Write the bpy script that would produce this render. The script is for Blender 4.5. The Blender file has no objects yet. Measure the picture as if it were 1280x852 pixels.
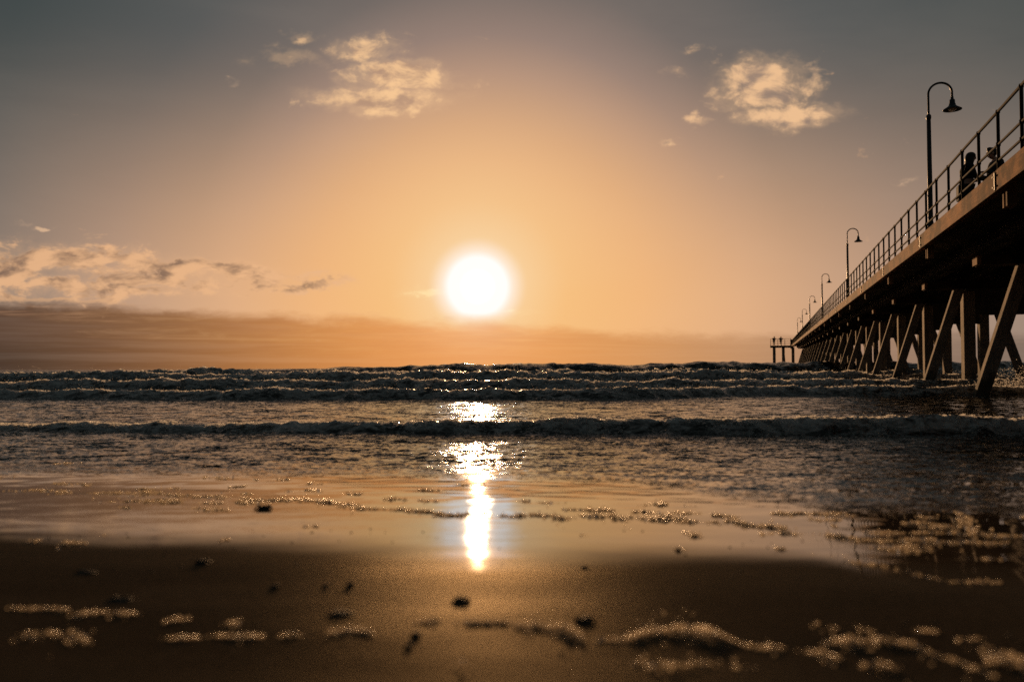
import bpy, bmesh, math, random
import numpy as np
from mathutils import Vector, Matrix, Euler

random.seed(7)
rng = np.random.default_rng(11)
R = math.radians
scene = bpy.context.scene
COL = scene.collection

# ------------------------------------------------------------------ frame
CZ = 0.62                      # camera height over still water
FPX = 1000.0                   # focal length in pixels of the 1280 wide photograph
HOR = 462.0                    # horizon row
PITCH = math.atan((HOR - 426.0) / FPX)
SLOPE = 0.0524                 # beach slope
SAND0 = 0.27                   # sand height under the camera


def pix_dir(px, py):
    v = Vector(((px - 640.0) / FPX, 1.0, (426.0 - py) / FPX))
    c, s = math.cos(PITCH), math.sin(PITCH)
    return Vector((v.x, v.y * c - v.z * s, v.y * s + v.z * c)).normalized()


def uw(px, py):
    d = pix_dir(px, py)
    return d.x / d.y, d.z / d.y


def ground_pt(px, py):
    """where the line of sight of a photo pixel meets the sloping sand"""
    d = pix_dir(px, py)
    t = (CZ - SAND0) / (-d.z - SLOPE * d.y)
    return d.x * t, d.y * t


SUN = pix_dir(597, 358)

# ------------------------------------------------------------------ noise
_perm = np.random.default_rng(5).permutation(512)
_perm = np.concatenate([_perm, _perm, _perm])
_ga = np.random.default_rng(6).uniform(0, 2 * np.pi, 512)
_gx, _gy = np.cos(_ga), np.sin(_ga)


def perlin(x, y, seed=0):
    x = np.asarray(x, float) + seed * 17.31
    y = np.asarray(y, float) + seed * 7.77
    xi = np.floor(x).astype(int); yi = np.floor(y).astype(int)
    fx = x - xi; fy = y - yi
    u = fx ** 3 * (fx * (fx * 6 - 15) + 10); v = fy ** 3 * (fy * (fy * 6 - 15) + 10)

    def g(ix, iy, dx, dy):
        h = _perm[_perm[ix & 511] + (iy & 511)]
        return _gx[h] * dx + _gy[h] * dy
    a = g(xi, yi, fx, fy); b = g(xi + 1, yi, fx - 1, fy)
    c = g(xi, yi + 1, fx, fy - 1); d = g(xi + 1, yi + 1, fx - 1, fy - 1)
    return ((a + (b - a) * u) + ((c + (d - c) * u) - (a + (b - a) * u)) * v) * 1.4


def fbm(x, y, seed=0, oct=4):
    s = 0; a = 1.0; f = 1.0; n = 0
    for i in range(oct):
        s = s + a * perlin(x * f, y * f, seed + i * 3); n += a
        a *= 0.5; f *= 2.03
    return s / n


def sstep(a, b, x):
    t = np.clip((x - a) / (b - a), 0, 1)
    return t * t * (3 - 2 * t)


# ------------------------------------------------------------------ mesh helpers
def mesh_obj(name, verts, faces, mat, parent=None, smooth=False):
    me = bpy.data.meshes.new(name)
    me.from_pydata([tuple(v) for v in verts], [], [tuple(f) for f in faces])
    me.update()
    if smooth:
        me.polygons.foreach_set('use_smooth', [True] * len(me.polygons))
    o = bpy.data.objects.new(name, me)
    if mat: me.materials.append(mat)
    COL.objects.link(o)
    if parent: o.parent = parent
    return o


def np_mesh_obj(name, V, F, mat, parent=None, smooth=True):
    V = np.ascontiguousarray(V, np.float32); F = np.ascontiguousarray(F, np.int32)
    k = F.shape[1]
    me = bpy.data.meshes.new(name)
    me.vertices.add(len(V)); me.vertices.foreach_set('co', V.ravel())
    me.loops.add(F.size); me.loops.foreach_set('vertex_index', F.ravel())
    me.polygons.add(len(F))
    me.polygons.foreach_set('loop_start', np.arange(0, F.size, k, dtype=np.int32))
    if smooth: me.polygons.foreach_set('use_smooth', np.ones(len(F), bool))
    me.update(calc_edges=True); me.validate()
    if mat: me.materials.append(mat)
    o = bpy.data.objects.new(name, me); COL.objects.link(o)
    if parent: o.parent = parent
    return o


class MB:
    """collects shapes, builds ONE mesh object"""
    def __init__(self): self.v = []; self.f = []

    def box(self, x0, x1, y0, y1, z0, z1, bev=0.0):
        if bev <= 0:
            b = len(self.v)
            self.v += [(x0, y0, z0), (x1, y0, z0), (x1, y1, z0), (x0, y1, z0), (x0, y0, z1), (x1, y0, z1), (x1, y1, z1), (x0, y1, z1)]
            self.f += [tuple(b + i for i in q) for q in ((0, 3, 2, 1), (4, 5, 6, 7), (0, 1, 5, 4), (1, 2, 6, 5), (2, 3, 7, 6), (3, 0, 4, 7))]
            return self
        bm = bmesh.new()
        bmesh.ops.create_cube(bm, size=1)
        for v in bm.verts:
            v.co = Vector((x0 + (v.co.x + .5) * (x1 - x0), y0 + (v.co.y + .5) * (y1 - y0), z0 + (v.co.z + .5) * (z1 - z0)))
        bmesh.ops.bevel(bm, geom=bm.edges[:], offset=bev, segments=2, affect='EDGES', profile=.6)
        self.addbm(bm)
        return self

    def addbm(self, bm):
        b = len(self.v)
        bm.verts.index_update()
        self.v += [tuple(v.co) for v in bm.verts]
        self.f += [tuple(b + v.index for v in f.verts) for f in bm.faces]
        bm.free()

    def tube(self, pts, rad, n=10, cap=True):
        pts = [Vector(p) for p in pts]
        if not hasattr(rad, '__len__'): rad = [rad] * len(pts)
        b = len(self.v)
        up = None
        for i, p in enumerate(pts):
            t = (pts[min(i + 1, len(pts) - 1)] - pts[max(i - 1, 0)]).normalized()
            if up is None:
                up = Vector((0, 0, 1)) if abs(t.z) < .9 else Vector((1, 0, 0))
            a = t.cross(up).normalized(); up = a.cross(t).normalized()
            for k in range(n):
                th = 2 * math.pi * k / n
                self.v.append(tuple(p + (a * math.cos(th) + up * math.sin(th)) * rad[i]))
        for i in range(len(pts) - 1):
            for k in range(n):
                k2 = (k + 1) % n
                self.f.append((b + i * n + k, b + i * n + k2, b + (i + 1) * n + k2, b + (i + 1) * n + k))
        if cap:
            self.f.append(tuple(b + k for k in range(n))[::-1])
            self.f.append(tuple(b + (len(pts) - 1) * n + k for k in range(n)))
        return self

    def lathe(self, cx, cy, prof, n=20):
        b = len(self.v)
        for r, z in prof:
            for k in range(n):
                th = 2 * math.pi * k / n
                self.v.append((cx + r * math.cos(th), cy + r * math.sin(th), z))
        for i in range(len(prof) - 1):
            for k in range(n):
                k2 = (k + 1) % n
                self.f.append((b + i * n + k, b + i * n + k2, b + (i + 1) * n + k2, b + (i + 1) * n + k))
        return self

    def prism(self, a, bpt, sx, sy, bev=0.012):
        """square section bar from a to bpt, sides along local x / y"""
        a = Vector(a); c = Vector(bpt)
        bm = bmesh.new(); bmesh.ops.create_cube(bm, size=1)
        for v in bm.verts:
            base = a if v.co.z < 0 else c
            v.co = base + Vector((v.co.x * sx, v.co.y * sy, 0))
        if bev: bmesh.ops.bevel(bm, geom=bm.edges[:], offset=bev, segments=2, affect='EDGES', profile=.6)
        self.addbm(bm)
        return self

    def build(self, name, mat, parent=None, smooth=False):
        return mesh_obj(name, self.v, self.f, mat, parent, smooth)


def tag(o, label=None, cat=None, group=None, kind=None):
    if label: o['label'] = label
    if cat: o['category'] = cat
    if group: o['group'] = group
    if kind: o['kind'] = kind
    return o


def empty(name, mat):
    o = bpy.data.objects.new(name, None); COL.objects.link(o)
    o.empty_display_size = .2
    o.matrix_world = mat
    return o


# ------------------------------------------------------------------ node helpers
class NT:
    def __init__(self, tree): self.t = tree; self.n = tree.nodes; self.l = tree.links

    def new(self, kind, **kw):
        n = self.n.new(kind)
        for k, v in kw.items(): setattr(n, k, v)
        return n

    def put(self, sock, v):
        if v is None: return
        if isinstance(v, bpy.types.NodeSocket): self.l.new(v, sock)
        else: sock.default_value = v

    def m(self, op, a, b=None, c=None, clamp=False):
        n = self.new('ShaderNodeMath', operation=op); n.use_clamp = clamp
        for i, v in enumerate((a, b, c)): self.put(n.inputs[i], v)
        return n.outputs[0]

    def add(self, *a):
        r = a[0]
        for x in a[1:]: r = self.m('ADD', r, x)
        return r

    def mul(self, *a):
        r = a[0]
        for x in a[1:]: r = self.m('MULTIPLY', r, x)
        return r

    def sub(self, a, b): return self.m('SUBTRACT', a, b)

    def ss(self, x, a, b, lo=0.0, hi=1.0):
        n = self.new('ShaderNodeMapRange', interpolation_type='SMOOTHSTEP')
        self.put(n.inputs['Value'], x); self.put(n.inputs['From Min'], a); self.put(n.inputs['From Max'], b)
        n.inputs['To Min'].default_value = lo; n.inputs['To Max'].default_value = hi
        return n.outputs[0]

    def mixc(self, f, a, b, mode='MIX'):
        n = self.new('ShaderNodeMix', data_type='RGBA', blend_type=mode)
        self.put(n.inputs[0], f)
        for s, v in ((n.inputs[6], a), (n.inputs[7], b)):
            if isinstance(v, (tuple, list)) and len(v) == 3: v = (*v, 1)
            self.put(s, v)
        return n.outputs[2]

    def noise(self, vec, scale, detail=4, rough=.55, dist=0.0, out='Fac'):
        n = self.new('ShaderNodeTexNoise')
        self.put(n.inputs['Vector'], vec); self.put(n.inputs['Scale'], scale)
        n.inputs['Detail'].default_value = detail; n.inputs['Roughness'].default_value = rough
        n.inputs['Distortion'].default_value = dist
        return n.outputs[out]

    def comb(self, x, y, z=0.0):
        n = self.new('ShaderNodeCombineXYZ')
        for s, v in zip(n.inputs, (x, y, z)): self.put(s, v)
        return n.outputs[0]

    def sep(self, v):
        n = self.new('ShaderNodeSeparateXYZ'); self.put(n.inputs[0], v)
        return n.outputs[0], n.outputs[1], n.outputs[2]

    def scalev(self, v, s):
        n = self.new('ShaderNodeVectorMath', operation='MULTIPLY'); self.put(n.inputs[0], v); n.inputs[1].default_value = s
        return n.outputs[0]

    def ramp(self, f, stops, interp='LINEAR'):
        n = self.new('ShaderNodeValToRGB'); self.put(n.inputs[0], f)
        n.color_ramp.interpolation = interp
        el = n.color_ramp.elements
        while len(el) > 1: el.remove(el[-1])
        el[0].position = stops[0][0]; el[0].color = (*stops[0][1], 1)
        for p, c in stops[1:]:
            e = el.new(p); e.color = (*c, 1)
        return n.outputs[0]

    def bump(self, h, strength, dist, normal=None):
        n = self.new('ShaderNodeBump')
        self.put(n.inputs['Strength'], strength)
        n.inputs['Distance'].default_value = dist
        self.put(n.inputs['Height'], h)
        if normal is not None: self.put(n.inputs['Normal'], normal)
        return n.outputs[0]


def srgb(r, g, b):
    def f(c):
        c /= 255.0
        return c / 12.92 if c <= .04045 else ((c + .055) / 1.055) ** 2.4
    return (f(r), f(g), f(b))


def new_mat(name):
    m = bpy.data.materials.new(name); m.use_nodes = True
    T = NT(m.node_tree)
    T.n.clear()
    out = T.new('ShaderNodeOutputMaterial')
    p = T.new('ShaderNodeBsdfPrincipled')
    T.l.new(p.outputs[0], out.inputs[0])
    return m, T, p, out


def simple_mat(name, c, rough=.6, metal=0.0, var=.25, scale=6, bump=0.0, ior=1.45):
    m, T, p, out = new_mat(name)
    tc = T.new('ShaderNodeTexCoord').outputs['Object']
    nz = T.noise(tc, scale, 5, .6)
    lo = tuple(x * (1 - var) for x in c); hi = tuple(min(1, x * (1 + var)) for x in c)
    T.put(p.inputs['Base Color'], T.ramp(nz, [(.3, lo), (.7, hi)]))
    p.inputs['Roughness'].default_value = rough; p.inputs['Metallic'].default_value = metal
    p.inputs['IOR'].default_value = ior
    if bump: T.put(p.inputs['Normal'], T.bump(T.noise(tc, scale * 6, 4), bump, .01))
    return m


# ------------------------------------------------------------------ sky
def build_world():
    w = bpy.data.worlds.new('World'); scene.world = w; w.use_nodes = True
    T = NT(w.node_tree); T.n.clear()
    out = T.new('ShaderNodeOutputWorld'); bg = T.new('ShaderNodeBackground')
    T.l.new(bg.outputs[0], out.inputs[0])
    D = T.new('ShaderNodeTexCoord').outputs['Generated']
    x, y, z = T.sep(D)
    dn = T.new('ShaderNodeVectorMath', operation='DOT_PRODUCT')
    T.put(dn.inputs[0], D); dn.inputs[1].default_value = SUN
    gam = T.m('ARCCOSINE', T.m('MINIMUM', dn.outputs['Value'], 0.9999999))
    side = T.m('DIVIDE', x, T.m('MAXIMUM', y, .3))
    g = T.mul(T.m('DIVIDE', gam, 1.6), T.sub(1.0, T.mul(side, T.ss(y, .2, .6, 0, .15))))
    # angular distance from the sun -> colour of the clear sky (upper sky, lower sky)
    def st(rows): return [(r / 1.6, srgb(*c)) for r, c in rows]
    hi = T.ramp(g, st([(0, (246, 214, 168)), (.06, (243, 206, 156)), (.105, (239, 194, 144)), (.155, (227, 179, 134)), (.20, (208, 164, 127)), (.255, (180, 146, 124)), (.30, (149, 127, 116)), (.36, (114, 105, 100)), (.46, (88, 89, 88)), (.62, (66, 73, 73)), (.95, (48, 56, 58)), (1.5, (44, 52, 55))]))
    lo = T.ramp(g, st([(0, (246, 210, 160)), (.05, (246, 200, 140)), (.11, (244, 188, 122)), (.20, (240, 182, 124)), (.31, (224, 174, 131)), (.45, (188, 152, 126)), (.60, (138, 123, 112)), (.80, (94, 91, 88)), (1.0, (68, 71, 72)), (1.5, (44, 52, 55))]))
    el = T.m('ARCSINE', z)
    sky = T.mixc(T.ss(el, .05, .40), lo, hi)
    veil = T.noise(T.comb(T.mul(x, 3.0), T.mul(y, 3.0), T.mul(z, 9.0)), 1.0, 5, .55, .6)
    sky = T.mixc(T.ss(veil, .35, .75, 0, .05), sky, T.mixc(.5, sky, (.9, .72, .55)))
    # tangent plane of the seaward sky
    ok = T.ss(y, .15, .3)
    yy = T.m('MAXIMUM', y, .12)
    u = T.m('DIVIDE', x, yy); v = T.m('DIVIDE', z, yy)
    us, vs = uw(597, 358)

    wn = T.noise(T.comb(T.mul(u, 16.0), T.mul(v, 22.0), 9.1), 1.0, 4, .6, 0.0, 'Color')
    wr, wg, wb_ = T.sep(wn)
    uwp = T.add(u, T.mul(T.sub(wr, .5), .085)); vwp = T.add(v, T.mul(T.sub(wg, .5), .055))

    def blob(px, py, rx, ry, amp, rot=0.0):
        a, b = uw(px, py)
        du = T.sub(uwp, a); dv = T.sub(vwp, b)
        c, s = math.cos(rot), math.sin(rot)
        p = T.add(T.mul(du, c * 1000.0 / rx), T.mul(dv, s * 1000.0 / rx))
        q = T.add(T.mul(du, -s * 1000.0 / ry), T.mul(dv, c * 1000.0 / ry))
        r2 = T.add(T.mul(p, p), T.mul(q, q))
        return T.mul(T.m('EXPONENT', T.mul(r2, -1.0)), amp)

    def clouds(blobs, fx, fy, thr, soft, k, lit, dark, sh, detail=10, off=(0.010, -.012), opa=.9):
        nonlocal sky
        msk = None
        for b in blobs:
            q = blob(*b); msk = q if msk is None else T.m('MAXIMUM', msk, q)
        P = T.comb(T.mul(u, fx), T.mul(v, fy), 3.7)
        n1 = T.noise(P, 1.0, detail, .6, .35)
        P2 = T.comb(T.mul(T.add(u, off[0]), fx), T.mul(T.add(v, off[1]), fy), 3.7)
        n2 = T.noise(P2, 1.0, 4, .55, .35)
        dens = T.add(msk, T.mul(T.sub(n1, .5), k))
        a = T.m('MAXIMUM', T.ss(dens, thr, thr + soft), T.mul(T.ss(dens, thr - .30, thr + .30, 0, .26), T.ss(msk, .12, .50)))
        shade = T.ss(T.add(T.mul(T.sub(n2, n1), 1.0), T.mul(T.sub(dens, thr), sh)), -.02, .30)
        shade = T.mul(shade, T.ss(T.sub(dens, thr), .06, .30))
        col = T.mixc(shade, lit, dark)
        sky = T.mixc(T.mul(a, ok, opa), sky, col)
        return a

    # clearing light between: low bank first (a veil that hugs the horizon)
    edge = T.noise(T.comb(T.mul(u, 11.0), T.mul(v, 30.0), 1.3), 1.0, 5, .6, .2)
    top = T.add(T.mul(T.ss(u, -.66, .34), -.036), .084, T.mul(T.sub(edge, .5), .040))
    bank = T.ss(T.sub(top, v), -.005, .015)
    streak = T.noise(T.comb(T.mul(u, 3.6), T.mul(v, 95.0), 7.1), 1.0, 5, .6, .3)
    du = T.sub(u, us)
    nearsun = T.m('EXPONENT', T.mul(T.mul(du, du), -9.0))
    bcol = T.mixc(nearsun, srgb(74, 55, 45), srgb(236, 156, 84))
    tex = T.noise(T.comb(T.mul(u, 9.0), T.mul(v, 60.0), 5.5), 1.0, 7, .62, .6)
    bcol = T.mixc(T.mul(T.ss(tex, .62, .36), .42), bcol, T.mixc(nearsun, srgb(86, 66, 56), srgb(214, 134, 74)))
    bcol = T.mixc(T.mul(T.ss(tex, .55, .72), .30), bcol, T.mixc(nearsun, srgb(160, 120, 92), srgb(250, 190, 118)))
    bcol = T.mixc(T.mul(T.ss(streak, .54, .70), .38), bcol, T.mixc(nearsun, srgb(176, 132, 102), srgb(250, 186, 112)))
    # darker towards the water
    bcol = T.mixc(T.ss(v, .055, .005, 0, .85), bcol, T.mixc(nearsun, srgb(36, 31, 28), srgb(230, 148, 78)))
    wid = T.ss(u, .40, -.1, .42, .95)
    balpha = T.mul(bank, ok, wid, T.ss(streak, .25, .62, .82, 1.0))
    sky = T.mixc(balpha, sky, bcol)
    # bright rim along the top of the bank
    rim = T.mul(T.ss(T.m('ABSOLUTE', T.sub(T.sub(top, v), -.001)), .0045, .0), T.ss(edge, .45, .62), ok, T.ss(u, .0, -.12, 0, .5))
    sky = T.mixc(rim, sky, srgb(232, 176, 124))

    # broken cloud on the left above the bank
    clouds([(-20, 330, 140, 34, .85), (90, 328, 120, 27, .80), (190, 338, 140, 26, .74), (300, 350, 120, 20, .76), (390, 357, 70, 13, .70), (60, 362, 220, 18, .75)],
           21.0, 44.0, .33, .34, 1.8, srgb(232, 180, 134), srgb(128, 100, 83), .30, off=(.016, -.006))
    # high lit cloudlets
    clouds([(495, 92, 80, 22, .98), (480, 124, 90, 22, 1.0), (462, 60, 54, 20, .72), (356, 74, 52, 14, .62), (376, 48, 22, 9, .5), (408, 126, 26, 14, .55)],
           24.0, 35.0, .30, .55, 1.55, srgb(250, 202, 150), srgb(182, 146, 120), .22)
    clouds([(952, 103, 57, 35, 1.08), (986, 147, 64, 18, 1.02), (874, 147, 24, 9, .56), (834, 181, 15, 7, .62), (866, 64, 22, 9, .34), (838, 88, 26, 9, .42)],
           24.0, 33.0, .30, .52, 1.45, srgb(244, 196, 148), srgb(160, 134, 116), .22)
    clouds([(32, 277, 22, 6, .6), (62, 283, 14, 5, .5), (1138, 223, 20, 6, .55), (290, 97, 14, 6, .44)],
           24.0, 50.0, .34, .3, 1.2, srgb(214, 176, 142), srgb(150, 126, 110), .3)
    clouds([(530, 365, 34, 10, .62), (640, 385, 60, 8, .5)], 30.0, 80.0, .34, .3, 1.2, srgb(255, 222, 160), srgb(246, 190, 120), .3)

    # the over-bright disc and its aureole
    cut = T.ss(T.sub(v, T.add(T.mul(T.sub(edge, .5), .03), .062)), -.010, .012, .06, 1.0)
    core = T.mul(T.ss(gam, .017, .009), cut)
    white = T.mul(T.add(T.mul(T.ss(gam, .064, .033), .65), T.mul(T.ss(gam, .046, .030), .5)), T.add(T.mul(cut, .85), .15))
    halo = T.m('EXPONENT', T.mul(T.m('MAXIMUM', T.sub(gam, .03), 0.0), -26.0))
    def emis(f, c, s):
        n = T.new('ShaderNodeVectorMath', operation='SCALE')
        n.inputs[0].default_value = tuple(q * s for q in c); T.put(n.inputs['Scale'], f)
        return n.outputs[0]
    def vadd(a, b):
        n = T.new('ShaderNodeVectorMath', operation='ADD'); T.put(n.inputs[0], a); T.put(n.inputs[1], b); return n.outputs[0]
    sky = T.mixc(T.mul(halo, .34), sky, (.96, .80, .60))
    sky = T.mixc(T.m('MINIMUM', white, 1.0), sky, (1.05, 1.0, .96))
    sky = vadd(sky, emis(core, (1.0, .80, .55), 13.0))
    sky = vadd(sky, emis(T.mul(T.ss(gam, .024, .014), cut), (1.0, .9, .7), .3))
    # physical sky underneath it all
    nis = T.new('ShaderNodeTexSky', sky_type='NISHITA')
    nis.sun_disc = False
    nis.sun_elevation = math.asin(SUN.z); nis.sun_rotation = math.atan2(SUN.x, SUN.y)
    nis.air_density = 1.0; nis.dust_density = 2.0; nis.ozone_density = 1.0
    sc = T.new('ShaderNodeVectorMath', operation='SCALE'); T.put(sc.inputs[0], nis.outputs[0]); sc.inputs['Scale'].default_value = NISH
    sky = vadd(sky, sc.outputs[0])
    T.put(bg.inputs[0], sky); bg.inputs[1].default_value = 1.0
    w.cycles.sampling_method = 'MANUAL'; w.cycles.sample_map_resolution = 2048


NISH = 0.0004
build_world()
sun = bpy.data.lights.new('sun', 'SUN'); sun.energy = 3.5; sun.angle = R(.6); sun.color = (1.0, .57, .27)
so = bpy.data.objects.new('sun', sun); COL.objects.link(so)
so.rotation_euler = SUN.to_track_quat('Z', 'Y').to_euler()

# ------------------------------------------------------------------ camera
cam = bpy.data.cameras.new('camera'); co = bpy.data.objects.new('camera', cam); COL.objects.link(co)
co.location = (0, 0, CZ); co.rotation_euler = (R(90) + PITCH, 0, 0)
cam.sensor_width = 36; cam.lens = 36 * FPX / 1280
cam.clip_start = .05; cam.clip_end = 20000
cam.dof.use_dof = True; cam.dof.focus_distance = 14.0; cam.dof.aperture_fstop = 1.9
scene.camera = co

# ------------------------------------------------------------------ beach
_edge_px = [(-300, 604), (0, 606), (150, 608), (330, 614), (430, 632), (520, 640), (640, 650), (760, 651), (840, 655), (930, 660), (1060, 672), (1280, 668), (1600, 664)]
_e = np.array([ground_pt(*p) for p in _edge_px])
_dry_px = [(-300, 664), (0, 664), (200, 672), (330, 676), (440, 686), (560, 698), (640, 699), (760, 694), (900, 690), (1000, 694), (1080, 706), (1280, 716), (1700, 720)]
_d = np.array([ground_pt(*p) for p in _dry_px])


def sand_z(x, y):
    base = SAND0 - SLOPE * y
    base = np.where(base < -1.2, -1.2 - (1 - np.exp(-(-1.2 - base) * .6)) * 1.6, base)
    base = np.where(y < -3, base + ((-3 - np.minimum(y, -3)) * .03), base)
    near = np.exp(-np.maximum(y, 0) * .25)
    und = .0035 * fbm(x * 2.2, y * 5.0, 21, 3) * near + .010 * fbm(x * .35, y * .5, 24, 2)
    return base + und * sstep(-1, 1, 8 - np.abs(y - 3)) + .05 * fbm(x * .06, y * .06, 30, 2)* sstep(6, 20, np.abs(x) + np.abs(y))


def edge_y(x):
    return np.interp(x, _e[:, 0], _e[:, 1]) + .05 * fbm(x * 3.0, x * 0 + 2.5, 40, 4)


def grid_rows(segs):
    out = []
    for a, b, st in segs:
        n = max(1, int(round((b - a) / st)))
        out += list(np.linspace(a, b, n, endpoint=False))
    out.append(segs[-1][1])
    return np.array(out)


def sheet(name, xs, ys, zf, mat):
    X, Y = np.meshgrid(xs, ys)
    Z = zf(X, Y)
    V = np.stack([X, Y, Z], -1).reshape(-1, 3)
    nx, ny = len(xs), len(ys)
    i = np.arange(nx - 1)[None, :] + np.arange(ny - 1)[:, None] * nx
    F = np.stack([i, i + 1, i + nx + 1, i + nx], -1).reshape(-1, 4)
    return np_mesh_obj(name, V, F, mat)


def sand_mat():
    m, T, p, out = new_mat('wet_sand')
    P = T.new('ShaderNodeNewGeometry').outputs['Position']
    x, y, z = T.sep(P)
    # how far seaward of the line where the water film has drained away
    curve = T.new('ShaderNodeFloatCurve')
    xs = (-3.0, 3.0)
    t = T.m('DIVIDE', T.sub(x, xs[0]), xs[1] - xs[0], clamp=True)
    cv = curve.mapping.curves[0]
    pts = [(px, py) for px, py in _d if xs[0] < px < xs[1]]
    cv.points[0].location = (0, pts[0][1] / 4); cv.points[1].location = (1, pts[-1][1] / 4)
    for px, py in pts[1:-1]: cv.points.new((px - xs[0]) / (xs[1] - xs[0]), py / 4)
    curve.mapping.update()
    T.put(curve.inputs['Value'], t)
    line = T.mul(curve.outputs[0], 4.0)
    wob = T.noise(T.comb(T.mul(x, 1.1), T.mul(y, 2.6)), 1.0, 4, .55)
    wet = T.ss(T.add(T.sub(y, line), T.mul(T.sub(wob, .5), .40)), -.20, .20)
    g1 = T.noise(P, 900, 2, .6); g2 = T.noise(P, 60, 4, .6); g3 = T.noise(T.comb(T.mul(x, 5), T.mul(y, 14)), 1.0, 4, .55)
    dry = T.ramp(g2, [(.3, (.060, .043, .029)), (.7, (.105, .077, .052))])
    dry = T.mixc(T.mul(T.ss(g1, .58, .72), .5), dry, (.22, .17, .12))
    dry = T.mixc(T.mul(T.ss(g1, .40, .30), .6), dry, (.03, .022, .016))
    col = T.mixc(wet, dry, T.ramp(g3, [(.3, (.05, .037, .026)), (.7, (.085, .063, .045))]))
    T.put(p.inputs['Base Color'], col)
    patch = T.noise(T.comb(T.mul(x, .8), T.mul(y, 1.8), 4.0), 1.0, 3, .5)
    rough = T.add(T.mul(wob, .02), .035)
    T.put(p.inputs['Roughness'], rough)
    T.put(p.inputs['IOR'], T.add(1.36, T.mul(wet, 2.2)))
    T.put(p.inputs['Specular IOR Level'], T.add(.10, T.mul(wet, .40)))
    h = T.add(T.mul(T.noise(P, 420, 3, .65), .7), T.mul(g2, .6))
    b1 = T.bump(h, T.mul(T.sub(1.0, wet), .45), .004)
    b2 = T.bump(T.noise(T.comb(T.mul(x, 6.0), T.mul(y, 20)), 1.0, 3, .5), T.mul(wet, .10), .010)
    T.put(p.inputs['Normal'], b2)
    # drained sand: grains scatter, with only a weak broken sheen
    df = T.new('ShaderNodeBsdfDiffuse'); T.put(df.inputs['Color'], col); T.put(df.inputs['Normal'], b1); df.inputs['Roughness'].default_value = .6
    gs = T.new('ShaderNodeBsdfAnisotropic'); gs.inputs['Color'].default_value = (.95, .80, .58, 1); T.put(gs.inputs['Normal'], b1)
    T.put(gs.inputs['Roughness'], T.add(.34, T.mul(patch, .14)))
    mm = T.new('ShaderNodeMixShader'); T.put(mm.inputs[0], T.add(.007, T.mul(T.ss(wob, .35, .75), .017), T.mul(T.ss(T.sub(y, line), -.8, .1), .026)))
    T.l.new(df.outputs[0], mm.inputs[1]); T.l.new(gs.outputs[0], mm.inputs[2])
    mw = T.new('ShaderNodeMixShader'); T.put(mw.inputs[0], wet)
    T.l.new(mm.outputs[0], mw.inputs[1]); T.l.new(p.outputs[0], mw.inputs[2])
    T.l.new(mw.outputs[0], out.inputs[0])
    return m


bx = grid_rows([(-400, -60, 20), (-60, -8, 2), (-8, -3.2, .12), (-3.2, 3.2, .02), (3.2, 8, .12), (8, 60, 2), (60, 400, 20)])
by = grid_rows([(-300, -60, 15), (-60, -5, 2), (-5, .6, .2), (.6, 5, .02), (5, 12, .1), (12, 60, 1.5), (60, 400, 17)])
beach = sheet('beach', bx, by, sand_z, sand_mat())
tag(beach, 'gently sloping wet brown sand beach with a mirror bright film of water', 'beach', kind='structure')

# ------------------------------------------------------------------ sea
# crest distance, shear with x, front width, back width, height, bend amplitude
WAVES = [
    dict(y0=7.95, sh=-.055, wf=.16, wb=.75, h=.112, bend=.26, bf=.4, seed=101, jag=.42, right=.055),
    dict(y0=16.7, sh=-.02, swing=2.6, wf=.34, wb=1.6, h=.20, bend=.5, bf=.2, seed=102, jag=.5, right=.02),
    dict(y0=24.0, sh=.03, wf=.65, wb=2.2, h=.29, bend=.9, bf=.13, seed=103, jag=.55, right=.0),
    dict(y0=33.0, sh=-.04, wf=.8, wb=2.6, h=.46, bend=1.5, bf=.12, seed=104, jag=.55, right=.03),
    dict(y0=40.5, sh=.05, wf=1.0, wb=3.4, h=.50, bend=1.2, bf=.10, seed=107, jag=.7, right=.06),
    dict(y0=58.0, sh=.02, wf=2.2, wb=5.0, h=.95, bend=2.0, bf=.05, seed=105, jag=.26, right=.0, prof=(.42, .55, .85, 1.1, 1.22, 1.2)),
    dict(y0=84.0, sh=.0, wf=3.0, wb=7.0, h=.95, bend=3.0, bf=.04, seed=106, jag=.30, right=.0, prof=(.35, .5, .8, 1.15, 1.2, 1.2)),
]


def crest_y(w, x):
    return w['y0'] + w['sh'] * x + w.get('swing', 0) * sstep(2.0, 6.5, x) + w['bend'] * fbm(x * w['bf'], x * 0 + .5, w['seed'], 3)


def crest_h(w, x):
    s = w['y0']
    h = w['h'] * (1 + w['jag'] * fbm(x * 9.0 / s, x * 0 + 3.5, w['seed'] + 5, 3) + .5 * w['jag'] * fbm(x * 60.0 / s, x * 0 + 6.5, w['seed'] + 8, 3))
    xr = np.clip(x / (s * .6), -1.2, 1.2)
    if 'prof' in w: h = h * np.interp(x / s, [-.7, -.45, -.2, -.05, .3, .7], w['prof'])
    return h + w['right'] * xr


_r = np.array([ground_pt(*p) for p in [(-300, 594), (0, 596), (400, 598), (640, 602), (760, 607), (900, 624), (1050, 643), (1280, 650), (1600, 650)]])


def ripple_w(x, y):
    yr = np.interp(x, _r[:, 0], _r[:, 1]) + .25 * fbm(x * 1.6, y * 1.2, 44, 3)
    return sstep(-.15, .9, y - yr)


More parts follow.
